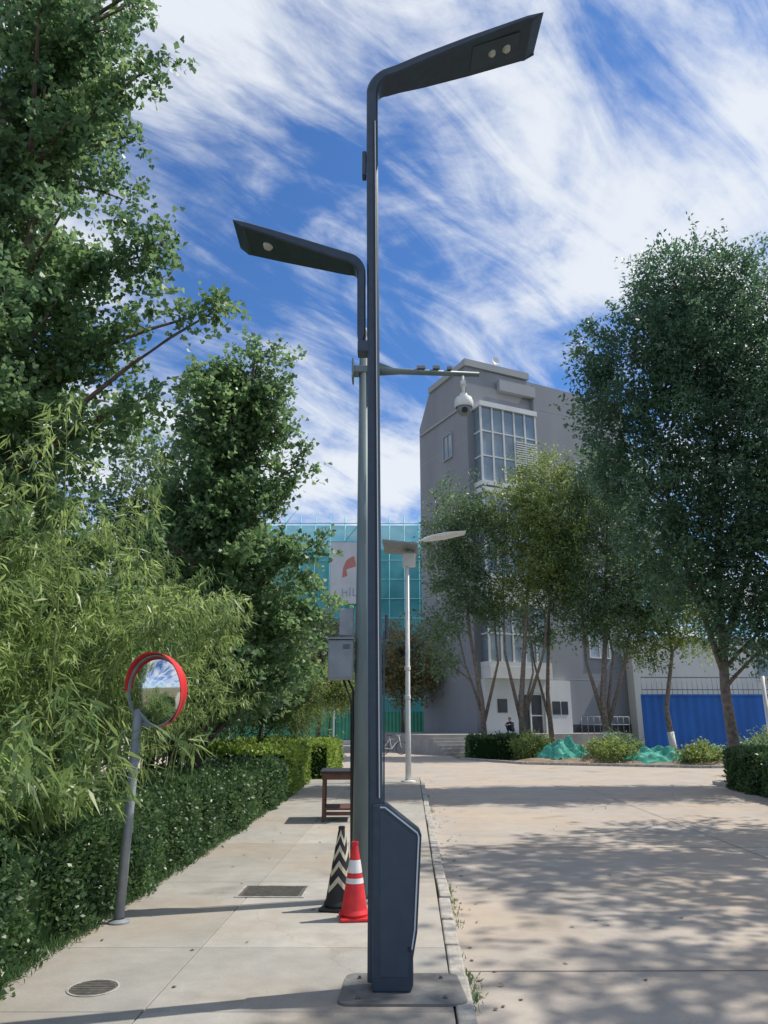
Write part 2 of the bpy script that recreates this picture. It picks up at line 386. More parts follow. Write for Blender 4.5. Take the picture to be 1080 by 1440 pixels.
lathe('door_lock',[(0,.006),(.012,.006),(.014,0)],M_black,lamp,(.212,-.0965,.25),16,(math.radians(90),0,0))
def sec(cx,cz,ang,t,w,ch=.015):
    nx,nz=-math.sin(ang),math.cos(ang)
    a=t/2;b=w/2; q=[(a,-b+ch),(a,b-ch),(a-ch,b),(-a+ch,b),(-a,b-ch),(-a,-b+ch),(-a+ch,-b),(a-ch,-b)]
    return [(cx+u*nx,v,cz+u*nz) for u,v in q]
S=[]
lean=-.048
def px(z): return lean*(z-1.1)/5.6 if z>1.1 else 0
for z in (.06,1.1,3,5,6.2): S.append(sec(px(z),z,math.pi/2,.095,.13))
r=.18; zc=6.80; cx=px(6.7)+r; slope=math.radians(21.5)
for k in range(1,13):
    a=math.radians(90)-(math.radians(90)-slope)*k/12
    x=cx-r*math.sin(a) ; z=zc+r*math.cos(a)
    S.append(sec(x,z,a,.095,.13+.10*k/12))
ex=cx-r*math.sin(slope); ez=zc+r*math.cos(slope)
for t,w,th in ((.12,.24,.095),(.35,.30,.09),(.8,.38,.075),(1.33,.44,.055)):
    S.append(sec(ex+t*math.cos(slope),ez+t*math.sin(slope),slope,th,w))
last=S[-1]; S.append([(v[0]+.11*(1 if v[2]>ez+1.33*math.sin(slope) else .0)+.03,v[1]*.98,v[2]+.045*(1 if v[2]>ez+1.33*math.sin(slope) else 0)) for v in last])
loft('column_and_upper_arm',S,M_navy,lamp)
def cstrip(name,off,z0,z1,y,w=.006,mat=None):
    V=[];F=[]; zs=[z0,(z0+z1)/2,z1]
    for z in zs:
        V+=[(px(z)+off-w,y,z),(px(z)+off+w,y,z),(px(z)+off+w,y+.006,z),(px(z)+off-w,y+.006,z)]
    for i in range(2):
        k=4*i
        for j in range(4): F.append((k+j,k+(j+1)%4,k+(j+1)%4+4,k+j+4))
    F+=[(0,3,2,1),(8,9,10,11)]
    return mesh(name,V,F,mat or M_strip,lamp)
cstrip('column_trim',.026,1.12,6.5,-.0705,.0035)
cstrip('column_groove',.012,1.12,6.5,-.068,.007,M_black)
boxes('column_fin',[(.049,.06,-.04,.04,1.09,2.2)],M_navy2,lamp)
ux,uz=math.cos(slope),math.sin(slope)
for i,(t,rr_) in enumerate(((1.0,.9),(1.14,1.))):
    o=lathe('lamp_lens_%d'%i,[(0,-.03),(.03,-.026),(.04,-.008),(.045,.0)],M_lens,lamp,(ex+t*ux+.036*uz,0,ez+t*uz-.036*ux),20,(0,-slope,0)); o.scale=(rr_,rr_,rr_)
lm=loft('led_panel',[ [(ex+t*ux+h*uz,yy,ez+t*uz-h*ux) for yy,h in ((-.13,.03),(.13,.03),(.13,.042),(-.13,.042))] for t in (.8,1.25)],M_navy2,lamp)
S=[]; r=.12; z1=5.03; asl=math.radians(16); sl=math.pi-asl
for z in (4.42,4.5,4.93): S.append(sec(-.092+px(z),z,math.pi/2,.065 if z>4.45 else .03,.11,.01))
cx2=-.092+px(4.9)-r
for k in range(1,11):
    a=math.radians(90)+(sl-math.radians(90))*k/10
    S.append(sec(cx2+r*math.sin(a),z1-r*math.cos(a),a,.065+.02*k/10,.11+.09*k/10,.01))
ex2=cx2+r*math.sin(sl); ez2=z1-r*math.cos(sl)
for t,w,th in ((.1,.22,.085),(.3,.26,.08),(.6,.33,.068),(.87,.38,.055)):
    S.append(sec(ex2+t*math.cos(sl),ez2+t*math.sin(sl),sl,th,w,.01))
S.append([(v[0]-.02-.09*(1 if v[2]>ez2+.87*math.sin(sl) else 0),v[1]*.98,v[2]+.03*(1 if v[2]>ez2+.87*math.sin(sl) else 0)) for v in S[-1]])
loft('lower_arm',S,M_navy,lamp)
lathe('lower_lamp_lens',[(0,-.03),(.03,-.026),(.04,-.008),(.045,.0)],M_lens,lamp,(ex2-.70*math.cos(asl),-.02,ez2+.70*math.sin(asl)-.03),20,(0,asl,0))
box('sensor_box',px(6.1)-.085,px(6.1)-.05,-.04,.04,5.98,6.22,M_navy2,lamp,bevel=.008)
box('side_button_box',.062,.085,-.03,.03,2.15,2.32,M_navy2,lamp,bevel=.006)
box('column_collar',-.15,-.045,-.06,.06,4.34,4.44,M_navy2,lamp,bevel=.01)

# ------------------------------------------------------------ old camera pole
cp=empty('surveillance_camera_pole',(-.21,7.6,0))
tubes('pole',[([(0,0,0),(0,0,2.8),(-.012,0,5.75)],[.092,.078,.056])],M_oldpole,cp,20)
lathe('base_flange',[(.19,.001),(.19,.02),(.10,.025)],M_grey,cp,(0,0,0),24)
lathe('pole_cap',[(0,.20),(.025,.19),(.035,.14),(.02,.08),(.05,.06),(.06,0)],M_grey,cp,(-.012,0,5.75),16)
boxes('arm_clamp',[(-.15,.12,-.075,.075,5.36,5.44),(-.15,-.13,-.1,.1,5.28,5.52),(.10,.135,-.1,.1,5.26,5.54)],M_oldpole,cp,bevel=.008)
tubes('camera_arm',[([(.12,0,5.40),(.4,0,5.40),(1.28,0,5.36)],[.05,.036,.028])],M_oldpole,cp,14)
prism('arm_gusset',[(.13,5.44),(.32,5.44),(.13,5.52)],-.006,.006,M_oldpole,cp)
boxes('arm_boxes',[(.58,.68,-.04,.04,5.42,5.46),(.76,.84,-.04,.04,5.42,5.46),(.92,.98,-.04,.04,5.41,5.45)],M_grey,cp,bevel=.006)
tubes('camera_drop',[([(1.1,0,5.37),(1.1,0,5.10)],.018),([(1.1,0,5.28),(1.1,0,5.22)],.032)],M_white,cp,14)
lathe('dome_housing',[(0,.11),(.04,.105),(.05,.07),(.09,.05),(.105,0),(.105,-.05),(.095,-.065)],M_white,cp,(1.1,0,5.02),24)
lathe('dome_ball',[(.084,-.02),(.082,-.05),(.07,-.085),(.045,-.11),(0,-.12)],M_cab,cp,(1.1,0,4.98),24)
lathe('camera_lens',[(0,.02),(.03,.02),(.034,0),(.034,-.05)],M_black,cp,(1.1,-.075,4.90),20,(math.radians(108),0,0))
box('control_cabinet',-.35,-.1,-.1,.1,2.0,2.39,M_cab,cp,bevel=.01)
box('cabinet_hood',-.37,-.09,-.12,.12,2.395,2.41,M_cab,cp)
boxes('cabinet_door_detail',[(-.335,-.115,-.104,-.101,2.02,2.37)],M_cab,cp)
boxes('cabinet_vents',[(-.20,-.13,-.107,-.105,2.30+.012*k,2.305+.012*k) for k in range(4)],M_black,cp)
box('meter_box',-.25,-.1,.02,.12,2.44,2.72,M_grey,cp,bevel=.01)
tubes('conduit',[([(-.15,.05,2.0),(-.1,.06,1.9),(-.09,.06,.05)],.012),([(-.2,.05,2.0),(-.12,.09,1.8),(-.1,.09,.05)],.01)],M_black,cp,8)

# ------------------------------------------------------------ cones
def cone(name,loc,h,rb,mats,rz=0):
    e=empty(name,loc,rz)
    s=rb*1.35
    box('base',-s,s,-s,s,.001,.03,mats['base'],e,bevel=.012)
    def rad(z): return rb*(1-(z-.03)/(h-.03))+.022
    zs=mats['bands']
    lathe('foot',[(rb*1.2,.03),(rb+.03,.05),(rad(.08),.08)],mats['base'],e)
    for i,(a,b,mm) in enumerate(zs):
        off=.002 if mm in (M_refl,M_yel) else 0
        lathe('band_%d'%i,[(rad(a)+off,a),(rad(b)+off,b)],mm,e)
    lathe('tip',[(rad(h-.03),h-.03),(.03,h-.02),(.03,h),(.016,h),(.012,h-.03)],mats['top'],e)
    return e,rad
cone('traffic_cone',(-.25,6.92,0),.60,.095,{'base':M_red,'top':M_red,'bands':[(.05,.15,M_red),(.15,.28,M_red),(.28,.32,M_refl),(.32,.36,M_red),(.36,.46,M_refl),(.46,.57,M_red)]},.1)
e,rad=cone('traffic_cone',(-.385,7.27,0),.68,.12,{'base':M_black,'top':M_black,'bands':[(.05,.65,M_black)]},-.2)
V=[];F=[]
for band in range(4):
    z0=.14+band*.125
    for s in range(-8,8):
        a0=s*math.pi/8; a1=(s+1)*math.pi/8
        def zz(a,side):
            q=(a/(math.pi/2))%1
            if side and q<1e-6: q=1
            return z0+.09*abs(q-.5)*2
        k=len(V)
        for a,off,sd_ in ((a0,0,0),(a1,0,1),(a1,.05,1),(a0,.05,0)):
            z=zz(a,sd_)+off; rr=rad(z)+.003; V.append((rr*math.cos(a),rr*math.sin(a),z))
        F.append((k,k+1,k+2,k+3))
mesh('chevrons',V,F,M_yel,e)

# ------------------------------------------------------------ table
tb=empty('wooden_table',(-.74,13.5,0),.03)
box('top',-.34,.34,-.45,.45,.76,.80,M_black,tb,bevel=.008)
boxes('apron',[(-.30,.30,-.40,-.38,.66,.757),(-.30,.30,.38,.40,.66,.757),(-.31,-.302,-.4,.4,.66,.757),(.302,.31,-.4,.4,.66,.757)],M_wood,tb)
boxes('legs',[(x,x+.045,y,y+.045,.001,.757) for x in (-.30,.255) for y in (-.375,.33)],M_wood,tb,bevel=.004)
boxes('lower_shelf',[(-.253,.253,-.36,.36,.18,.21),(-.253,.253,-.37,-.361,.1,.16)],M_wood,tb)

# ------------------------------------------------------------ mirror
mi=empty('convex_traffic_mirror',(-2.19,6.8,0))
tubes('post',[([(0,0,-.02),(.01,0,1.7)],.04)],M_grey,mi,18)
lathe('post_foot',[(.09,.001),(.09,.012),(.045,.03)],M_grey,mi)
nrm=Vector((-.40,-.90,-.08)).normalized(); xax=Vector((0,0,1)).cross(nrm).normalized(); yax=nrm.cross(xax)
h=bpy.data.objects.new('mirror_head',None); link(h,mi); h.location=(.16,-.06,1.86); h.rotation_mode='QUATERNION'
h.rotation_quaternion=Matrix((xax,yax,nrm)).transposed().to_quaternion(); h.scale=(1.06,1.1,1.06)
lathe('mirror_face',[(0.0001,.085)]+[(.278*k/12,.085*(1-(k/12)**2)) for k in range(1,13)],M_mirror,h,seg=56)
lathe('silver_edge',[(.276,.0),(.278,.012),(.285,.012),(.287,-.01)],M_grey,h,seg=56)
lathe('red_back_shell',[(.288,.004),(.292,-.03),(.27,-.08),(.15,-.11),(0,-.11)],M_red,h,seg=56)
V=[];F=[]; n=40
for i in range(n+1):
    a=math.radians(-58+ (238+0)*i/n); dep=.015+.05*max(0,math.sin((i/n)*math.pi))**.8
    for rr_,zz_ in ((.288,-.02),(.312,dep),(.304,dep),(.284,-.02)): V.append((rr_*math.cos(a),rr_*math.sin(a),zz_))
for i in range(n):
    for j in range(4): F.append((4*i+j,4*i+(j+1)%4,4*i+4+(j+1)%4,4*i+4+j))
F+=[(0,3,2,1),(4*n,4*n+1,4*n+2,4*n+3)]
mesh('red_hood',V,F,M_red,h,smooth=False)
tubes('bracket',[([(0,0,1.55),(.0,.07,1.75),(.15,.03,1.86)],.02),([(0,0,1.68),(.1,.05,1.85)],.018)],M_grey,mi,10)

# ------------------------------------------------------------ distant lamp
dl=empty('street_lamp',(.67,21.5,0))
tubes('pole',[([(0,0,0),(0,0,1.5),(.02,0,6.5)],[.085,.07,.05])],M_white,dl,16)
lathe('pole_foot',[(.2,.001),(.2,.03),(.09,.05)],M_white,dl)
mesh('solar_panel',[(-.72,-.7,6.62),(.3,-.75,6.50),(.35,.35,6.42),(-.65,.45,6.50),(-.72,-.7,6.67),(.3,-.75,6.55),(.35,.35,6.47),(-.65,.45,6.55)],[(0,3,2,1),(4,5,6,7),(0,1,5,4),(1,2,6,5),(2,3,7,6),(3,0,4,7)],M_grey,dl)
box('battery_box',-.12,.26,-.15,.15,6.0,6.40,M_white,dl,bevel=.04)
tubes('lamp_arm',[([(.02,0,6.35),(.35,-.05,6.75),(.7,-.1,6.88)],[.035,.03,.03])],M_white,dl,10)
loft('lamp_head',[[(x,-.1+a*w,z+b*t) for a,b in ((-1,-1),(1,-1),(1,.3),(.5,1),(-.5,1),(-1,.3))] for x,z,w,t in ((.5,6.80,.1,.04),(.75,6.86,.26,.05),(1.2,6.94,.3,.06),(1.75,7.02,.2,.03))],M_white,dl)
for k,z in enumerate((2.2,3.0)): lathe('pole_band_%d'%k,[(.075,0),(.085,.01),(.085,.1),(.075,.11)],M_white,dl,(0,0,z))

# ------------------------------------------------------------ building
bd=empty('grey_building',(5.57,46,-.1),math.radians(25.5))
H=25.1
mesh('walls',[(0,0,0),(14,0,0),(14,9,0),(0,6.7,0),(0,0,H),(14,0,H-.3),(14,9,H-.3),(0,5.2,H),(0,6.7,H-2.2)],
 [(0,1,5,4),(1,2,6,5),(0,4,7,8,3),(4,5,6,7),(2,3,8,7,6)],M_bwall,bd)
boxes('parapet',[(-.15,5.2,-.15,.25,H+.003,H+.5),(-.15,.2,.253,5.0,H+.003,H+.45),(2.4,5.4,-.5,-.153,H-1.5,H-.7),(-.12,-.01,-.12,6.5,H-2.9,H-2.75)],M_bwall2,bd)
boxes('pilaster',[(5.3,5.6,-.35,-.003,4.2,H-.5)],M_bwall,bd)
def bay(z0,z1,x0,x1,dep,rows,cols,tag):
    boxes('bay_slab_'+tag,[(x0-.12,x1+.12,-dep-.12,-.003,z0-.3,z0),(x0-.12,x1+.12,-dep-.12,-.003,z1,z1+.35)],M_bwhite,bd)
    box('bay_glass_'+tag,x0+.05,x1-.05,-dep+.06,-.004,z0+.001,z1-.001,M_glass,bd)
    B=[]
    for c in range(cols+1):
        x=x0+(x1-x0)*c/cols; B.append((x-.06,x+.06,-dep-.02,-dep+.08,z0+.002,z1-.002))
    for r_ in range(1,rows):
        z=z0+(z1-z0)*r_/rows
        for c in range(cols):
            xa=x0+(x1-x0)*c/cols+.062; xb=x0+(x1-x0)*(c+1)/cols-.062; B.append((xa,xb,-dep-.01,-dep+.07,z-.045,z+.045))
    for z in [z0+(z1-z0)*k/rows for k in range(1,rows)]:
        B.append((x0-.02,x0+.04,-dep+.1,-.01,z-.045,z+.045)); B.append((x1-.04,x1+.02,-dep+.1,-.01,z-.045,z+.045))
    boxes('bay_mullions_'+tag,B,M_bwhite,bd)
bay(16.7,21.9,.5,4.9,.9,3,5,'upper')
bay(10.6,15.9,.5,4.9,.9,3,5,'middle')
bay(5.2,8.6,.5,4.9,.9,2,5,'lower')
boxes('bay_balcony_panel',[(.4,5.0,-1.05,-.01,4.2,4.895),(.4,5.0,-1.0,-.01,8.96,10.29)],M_bwhite,bd)
boxes('bay_louvres',[(3.2,4.8,-.99,-.93,17+.16*k,17.08+.16*k) for k in range(18)],M_bwhite,bd)
def win(tag,B):
    boxes('window_glass_'+tag,[(a,b,-.03,-.004,c,d) for a,b,c,d in B],M_glass,bd)
    fr=[]
    for a,b,c,d in B:
        fr+=[(a-.08,a,-.09,-.005,c-.08,d+.08),(b,b+.08,-.09,-.005,c-.08,d+.08),(a,b,-.09,-.005,d,d+.08),(a,b,-.12,-.005,c-.08,c),((a+b)/2-.03,(a+b)/2+.03,-.07,-.031,c,d)]
    boxes('window_frames_'+tag,fr,M_bwhite,bd)
win('front',[(x,x+1.6,z,z+1.9) for x in (9.0,11.8) for z in (5.8,9.7,13.6,17.5)])
LW=[(2.0,3.1,z,z+1.7) for z in (19.2,)]
boxes('side_window_glass',[(-.03,-.004,a,b,c,d) for a,b,c,d in LW],M_glass,bd)
fr=[]
for a,b,c,d in LW:
    fr+=[(-.1,-.005,a-.08,a,c-.08,d+.08),(-.1,-.005,b,b+.08,c-.08,d+.08),(-.1,-.005,a,b,d,d+.08),(-.14,-.005,a,b,c-.08,c),(-.08,-.031,(a+b)/2-.03,(a+b)/2+.03,c,d)]
boxes('side_window_frame',fr,M_bwall2,bd)
boxes('wall_joints',[(-.006,-.002,.0,6.6,z,z+.04) for z in (4.3,8.2,12.1,16,19.9)]+[(5.65,13.9,-.006,-.002,z,z+.04) for z in (4.3,8.2,12.1,16,19.9,23)],M_bwall2,bd)
boxes('entrance_wall',[(.35,2.75,-.45,-.004,1.0,4.19),(4.75,6.8,-.45,-.004,1.0,4.19),(2.753,4.747,-.45,-.004,3.4,4.19)],M_bwhite,bd)
box('door_glass',2.76,4.74,-.2,-.005,1.002,3.398,M_dark,bd)
boxes('door_frame',[(2.76,2.86,-.3,-.202,1.002,3.398),(4.64,4.74,-.3,-.202,1.002,3.398),(3.7,3.8,-.3,-.202,1.002,3.398),(2.862,3.698,-.3,-.202,3.28,3.398),(3.802,4.638,-.3,-.202,3.28,3.398),(3.802,4.638,-.3,-.202,2.0,2.08)],M_bwhite,bd)
boxes('wall_plaques',[(1.2,1.9,-.48,-.452,2.2,3.0),(5.3,5.9,-.48,-.452,2.1,2.9),(6.0,6.5,-.48,-.452,2.1,2.9)],M_dark,bd)
boxes('platform',[(-5,9,-3.2,-.46,0,1.0),(-5,-.01,-.457,7,0,1.0)],M_step,bd)
boxes('steps',[(-5,1.5,-3.2-.34*(6-k),-3.203-.34*(5-k),0,.166*(k)) for k in range(1,6)],M_step,bd)
boxes('dark_sill',[(7.2,13.6,-.06,-.003,.9,1.5)],M_dark,bd)
tubes('roof_dish',[([(2.6,.3,H+.3),(2.6,.3,H+.9)],.05)],M_white,bd,8)
lathe('roof_dish_bowl',[(.3,.12),(.2,.04),(0,0)],M_white,bd,(2.6,.2,H+1.0),20,(math.radians(80),0,0))
tubes('railing',[([(5.3,-3.1,1.95),(9,-3.1,1.95)],.03),([(5.3,-3.1,1.5),(9,-3.1,1.5)],.02)]+[([(5.3+k*.46,-3.1,1),(5.3+k*.46,-3.1,1.95)],.02) for k in range(9)],M_grey,bd,6)

lb=empty('low_beige_building',(16.5,50,-.1),math.radians(4))
box('walls',0,40,0,10,0,6.8,M_lowb,lb); box('parapet',-.1,40.1,-.12,10,6.81,7.1,M_bwhite,lb)
boxes('windows',[(x,x+2.2,-.03,-.003,4.4,5.9) for x in np.arange(8.5,38,4.5)],M_glass,lb)
boxes('window_frames',[(x-.08,x,-.08,-.003,4.3,6.0) for x in np.arange(8.5,38,4.5)]+[(x+2.2,x+2.28,-.08,-.003,4.3,6.0) for x in np.arange(8.5,38,4.5)]+[(x,x+2.2,-.08,-.003,4.3,4.4) for x in np.arange(8.5,38,4.5)],M_bwhite,lb)
rl=empty('metal_railing',(15.2,44.8,-.1))
tubes('bars',[([(0,0,4.2),(45,.5,4.2)],.035),([(0,0,3.5),(45,.5,3.5)],.03)]+[([(k*.3,k*.0033,3.2),(k*.3,k*.0033,4.2)],.014) for k in range(150)],M_grey,rl,5)
hf=empty('blue_hoarding_fence',(15.0,44.5,-.1))
V=[];F=[]
for i in range(181):
    x=i*.25; y=.0 if i%2 else .035
    V+=[(x,y,0),(x,y,3.2)]
    if i: F.append((2*i-2,2*i,2*i+1,2*i-1))
mesh('corrugated_panels',V,F,M_hoard,hf)
boxes('rails',[(0,45,-.05,-.01,3.1,3.22),(0,45,-.05,-.01,.1,.22)],M_hoard,hf)

gf=empty('green_construction_fence',(-22,57.5,-.1))
V=[];F=[]
for i in range(193):
    x=i*.135; y=0 if i%2 else .04
    V+=[(x,y,0),(x,y,2.4)]
    if i: F.append((2*i-2,2*i,2*i+1,2*i-1))
mesh('panels',V,F,M_gfence,gf)
boxes('posts',[(k*2.6,k*2.6+.12,-.1,-.01,0,2.5) for k in range(11)],M_white,gf)
boxes('kerb_wall',[(0,26,-.15,-.101,0,.35)],M_bwhite,gf)
sb=empty('scaffolded_building',(-13.5,68,-.1))
SW,SH=18.2,19.6
box('concrete_core',1,SW-1,1.5,14,0,SH-2,simple('raw_concrete',(.30,.37,.39),.9,0,.1,.5),sb)
boxes('floor_slabs',[(.6,SW-.6,1.2,1.49,z,z+.3) for z in np.arange(3,SH-1,3.3)],M_bwall2,sb)
mesh('net',[(0,0,0),(SW,0,0),(SW,0,SH),(0,0,SH),(SW,14,0),(SW,14,SH)],[(0,1,2,3),(1,4,5,2)],M_teal,sb)
M_pipe=simple('scaffold_pipe',(.2,.55,.6),.5,.1,.1)
pp=[]
for x in np.arange(0,SW+.1,1.4): pp.append(([(x,-.06,0),(x,-.06,SH+.9)],.05))
for z in np.arange(1.8,SH+1,1.8): pp.append(([(0,-.1,z),(SW,-.1,z)],.05))
for z in np.arange(0,SH,3.6):
    for x in (2.8,9.8): pp.append(([(x,-.14,z),(x+2.8,-.14,z+3.6)],.04))
tubes('scaffold_pipes',pp,M_pipe,sb,5)
ban=empty('construction_banner',(-5.0,67.7,12.0))
M_ban=simple('banner_fabric',(.60,.62,.66),.8,0,.08,.8)
box('cloth',0,3.0,0,.04,0,5.8,M_ban,ban)
M_banr=simple('banner_red',(.55,.22,.20),.8,0,.15,3); M_bang=simple('banner_grey',(.32,.38,.44),.8,0,.15,3)
mesh('logo',[(1.1,-.01,2.4),(1.6,-.01,2.6),(1.5,-.01,3.2),(2.4,-.01,3.5),(2.2,-.01,4.5),(1.5,-.01,4.1),(1.2,-.01,3.4)],[(0,1,2,3,4,5,6)],M_banr,ban)
boxes('letters',[(1.1,1.2,-.02,-.005,.7,1.4),(1.2,1.5,-.02,-.005,1.0,1.1),(1.5,1.6,-.02,-.005,.7,1.2),(1.8,1.9,-.02,-.005,.7,1.5),(2.1,2.2,-.02,-.005,.7,1.4),(2.2,2.5,-.02,-.005,.7,.8),(2.55,2.65,-.02,-.005,.7,1.45)],M_bang,ban)

# ------------------------------------------------------------ bicycle
bk=empty('bicycle',(.45,41,-.1),.4)
P=[]
for cx in (-.52,.52):
    P.append(([(cx+.32*math.cos(a),0,.34+.32*math.sin(a)) for a in np.linspace(0,2*math.pi,25)],.02))
    for a in np.linspace(0,math.pi,7)[:-1]: P.append(([(cx-.31*math.cos(a),0,.34-.31*math.sin(a)),(cx+.31*math.cos(a),0,.34+.31*math.sin(a))],.003))
tubes('wheels',P,M_black,bk,6,cap=False)
tubes('frame',[([(-.52,0,.34),(-.05,0,.3),(.38,0,.78),(-.15,0,.8),(-.05,0,.3)],.02),([(-.52,0,.34),(-.15,0,.8),(-.18,0,.95)],.016),([(.52,0,.34),(.36,0,.95)],.02),([(.34,-.25,1.0),(.38,0,.97),(.34,.25,1.0)],.015)],M_white,bk,6)
box('saddle',-.3,-.05,-.07,.07,.95,1.0,M_black,bk,bevel=.02)

# ------------------------------------------------------------ crouching person
ls,lt=1.25,-1.7
ca,sa=math.cos(math.radians(25.5)),math.sin(math.radians(25.5))
pr=empty('crouching_person',(5.57+ls*ca-lt*sa,46+ls*sa+lt*ca,.9),math.radians(-35))
def skin(name,J,E,mat,root=0,sub=1):
    m=bpy.data.meshes.new(name); m.from_pydata([j[:3] for j in J],E,[]); o=bpy.data.objects.new(name,m); link(o,pr)
    m.materials.append(mat)
    s=o.modifiers.new('s','SKIN'); s.use_smooth_shade=True
    for i,j in enumerate(J): m.skin_vertices[0].data[i].radius=(j[3],j[3]);
    m.skin_vertices[0].data[root].use_root=True
    ss=o.modifiers.new('u','SUBSURF'); ss.levels=sub; ss.render_levels=sub
    return o
J=[(0,.08,.24,.15),(0,.02,.42,.15),(0,-.08,.60,.15),(0,-.12,.68,.07),
 (-.1,.06,.22,.11),(-.17,-.28,.46,.07),(-.15,-.08,.08,.045),(-.16,-.24,.04,.045),
 (.1,.06,.22,.11),(.17,-.28,.46,.07),(.15,-.08,.08,.045),(.16,-.24,.04,.045),
 (-.19,-.10,.60,.07),(-.27,-.25,.48,.05),(-.14,-.42,.52,.035),(.19,-.10,.60,.07),(.27,-.25,.48,.05),(.14,-.42,.52,.035)]
E=[(0,1),(1,2),(2,3),(0,4),(4,5),(5,6),(6,7),(0,8),(8,9),(9,10),(10,11),(2,12),(12,13),(13,14),(2,15),(15,16),(16,17)]
skin('clothed_body',J,E,M_cloth)
for sgn,nm in ((-1,'hand_l'),(1,'hand_r')):
    bx=sgn*.14; JJ=[(bx,-.41,.52,.022),(bx-sgn*.02,-.48,.525,.03)]; EE=[(0,1)]
    for k in range(4):
        i=len(JJ); x=bx-sgn*.02+(k-1.5)*.02; l=(.03,.04,.037,.028)[k]
        JJ+=[(x,-.51,.525,.009),(x,-.51-l,.51,.008),(x,-.52-l,.48,.007)]; EE+=[(1,i),(i,i+1),(i+1,i+2)]
    i=len(JJ); JJ+=[(bx-sgn*.055,-.46,.53,.011),(bx-sgn*.06,-.50,.52,.009)]; EE+=[(1,i),(i,i+1)]
    skin(nm,JJ,EE,M_skin)
hd=lathe('head',[(0,-.12),(.045,-.115),(.07,-.07),(.085,0),(.083,.05),(.06,.1),(0,.12)],M_skin,pr,(0,-.18,.82),20,(math.radians(20),0,0)); hd.scale=(.9,1.05,1)
hr=lathe('hair',[(.092,-.02),(.096,.03),(.075,.1),(.03,.13),(0,.135)],M_hair,pr,(0,-.165,.825),20,(math.radians(5),0,0))
boxes('eyes',[(-.045,-.02,-.268,-.26,.83,.838),(.02,.045,-.268,-.26,.83,.838)],M_hair,pr)
mesh('nose',[(-.012,-.262,.8),(.012,-.262,.8),(0,-.285,.8),(0,-.262,.835)],[(0,2,1),(0,3,2),(1,2,3)],M_skin,pr)
boxes('mouth',[(-.022,.022,-.262,-.252,.765,.77)],M_red,pr)
boxes('shoes',[(-.21,-.11,-.36,-.12,.001,.07),(.11,.21,-.36,-.12,.001,.07)],M_black,pr,bevel=.02)

# ------------------------------------------------------------ hedges
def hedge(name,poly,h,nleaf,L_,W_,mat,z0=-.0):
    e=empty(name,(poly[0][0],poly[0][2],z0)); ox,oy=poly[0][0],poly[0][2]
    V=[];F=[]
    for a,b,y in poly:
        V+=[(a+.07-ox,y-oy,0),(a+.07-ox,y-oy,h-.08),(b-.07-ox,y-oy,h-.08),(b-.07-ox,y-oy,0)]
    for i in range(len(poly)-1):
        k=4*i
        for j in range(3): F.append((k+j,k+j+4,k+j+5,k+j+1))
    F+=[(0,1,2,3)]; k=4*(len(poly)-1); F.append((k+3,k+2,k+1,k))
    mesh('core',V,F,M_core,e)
    P=np.array(poly,float); y0=P[0,2]; y1=P[-1,2]
    u=R.random(nleaf)
    yc=max(y0,1.); y=yc*np.power(y1/yc,u) if y0>0 and y1/yc>1.6 else y0+(y1-y0)*u
    a=np.interp(y,P[:,2],P[:,0]); b=np.interp(y,P[:,2],P[:,1]); w=b-a
    per=2*h+w; s=R.random(nleaf)*per
    x=np.where(s<h,a,np.where(s<h+w,a+(s-h),b)); z=np.where(s<h,s,np.where(s<h+w,h,per-s))
    n=np.stack([np.where(s<h,-1.,np.where(s<h+w,0,1.)),np.zeros(nleaf),np.where((s>=h)&(s<h+w),1.,0)],1)
    ne=int(nleaf*.08); k=R.choice(nleaf,ne,replace=False); endsel=R.random(ne)<.6
    y[k]=np.where(endsel,y0,y1); aa=np.where(endsel,P[0,0],P[-1,0]); bb=np.where(endsel,P[0,1],P[-1,1])
    x[k]=aa+(bb-aa)*R.random(ne); z[k]=h*R.random(ne); n[k]=np.stack([np.zeros(ne),np.where(endsel,-1.,1.),np.zeros(ne)],1)
    lump=.045*np.sin(y*4.3+x*3)+.035*np.sin(y*9+z*7)+.035*np.sin(x*11+y*2.1)+.03*np.sin(y*1.7)
    stray=np.where(R.random(nleaf)<.04,np.abs(R.normal(size=nleaf))*.07,0)
    pos=np.stack([x-ox,y-oy,z],1)+n*(lump+R.normal(size=nleaf)*.03-.02+stray)[:,None]+R.normal(size=(nleaf,3))*.012
    pos[:,2]=np.maximum(pos[:,2],.01)
    d=n*.7+R.normal(size=(nleaf,3))*.7+np.array([0,0,.3]); nn=n+R.normal(size=(nleaf,3))*.7
    scl=(.7+.6*R.random(nleaf))*np.clip(y/9,1,2.2) if y0<9 else (.7+.6*R.random(nleaf))
    tint=.42+.28*np.sin(y*3.1+x*4)*np.sin(z*7+y)+.12*np.sin(y*1.1)+R.normal(size=nleaf)*.2
    leafmesh('leaves',pos,d,nn,L_*scl,W_*scl,tint,T_RH,mat,e)
    return e
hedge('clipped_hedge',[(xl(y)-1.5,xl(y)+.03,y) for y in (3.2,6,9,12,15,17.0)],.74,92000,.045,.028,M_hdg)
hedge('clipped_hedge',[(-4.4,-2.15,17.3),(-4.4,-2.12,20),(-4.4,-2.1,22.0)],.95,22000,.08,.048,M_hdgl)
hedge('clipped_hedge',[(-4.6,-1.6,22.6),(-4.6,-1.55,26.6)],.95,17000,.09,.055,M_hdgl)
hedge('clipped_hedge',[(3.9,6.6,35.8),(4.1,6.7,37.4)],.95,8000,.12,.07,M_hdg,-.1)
hedge('clipped_hedge',[(8.45,10.2,14.6),(9.05,10.9,20.8)],.95,22000,.08,.05,M_hdg,-.1)

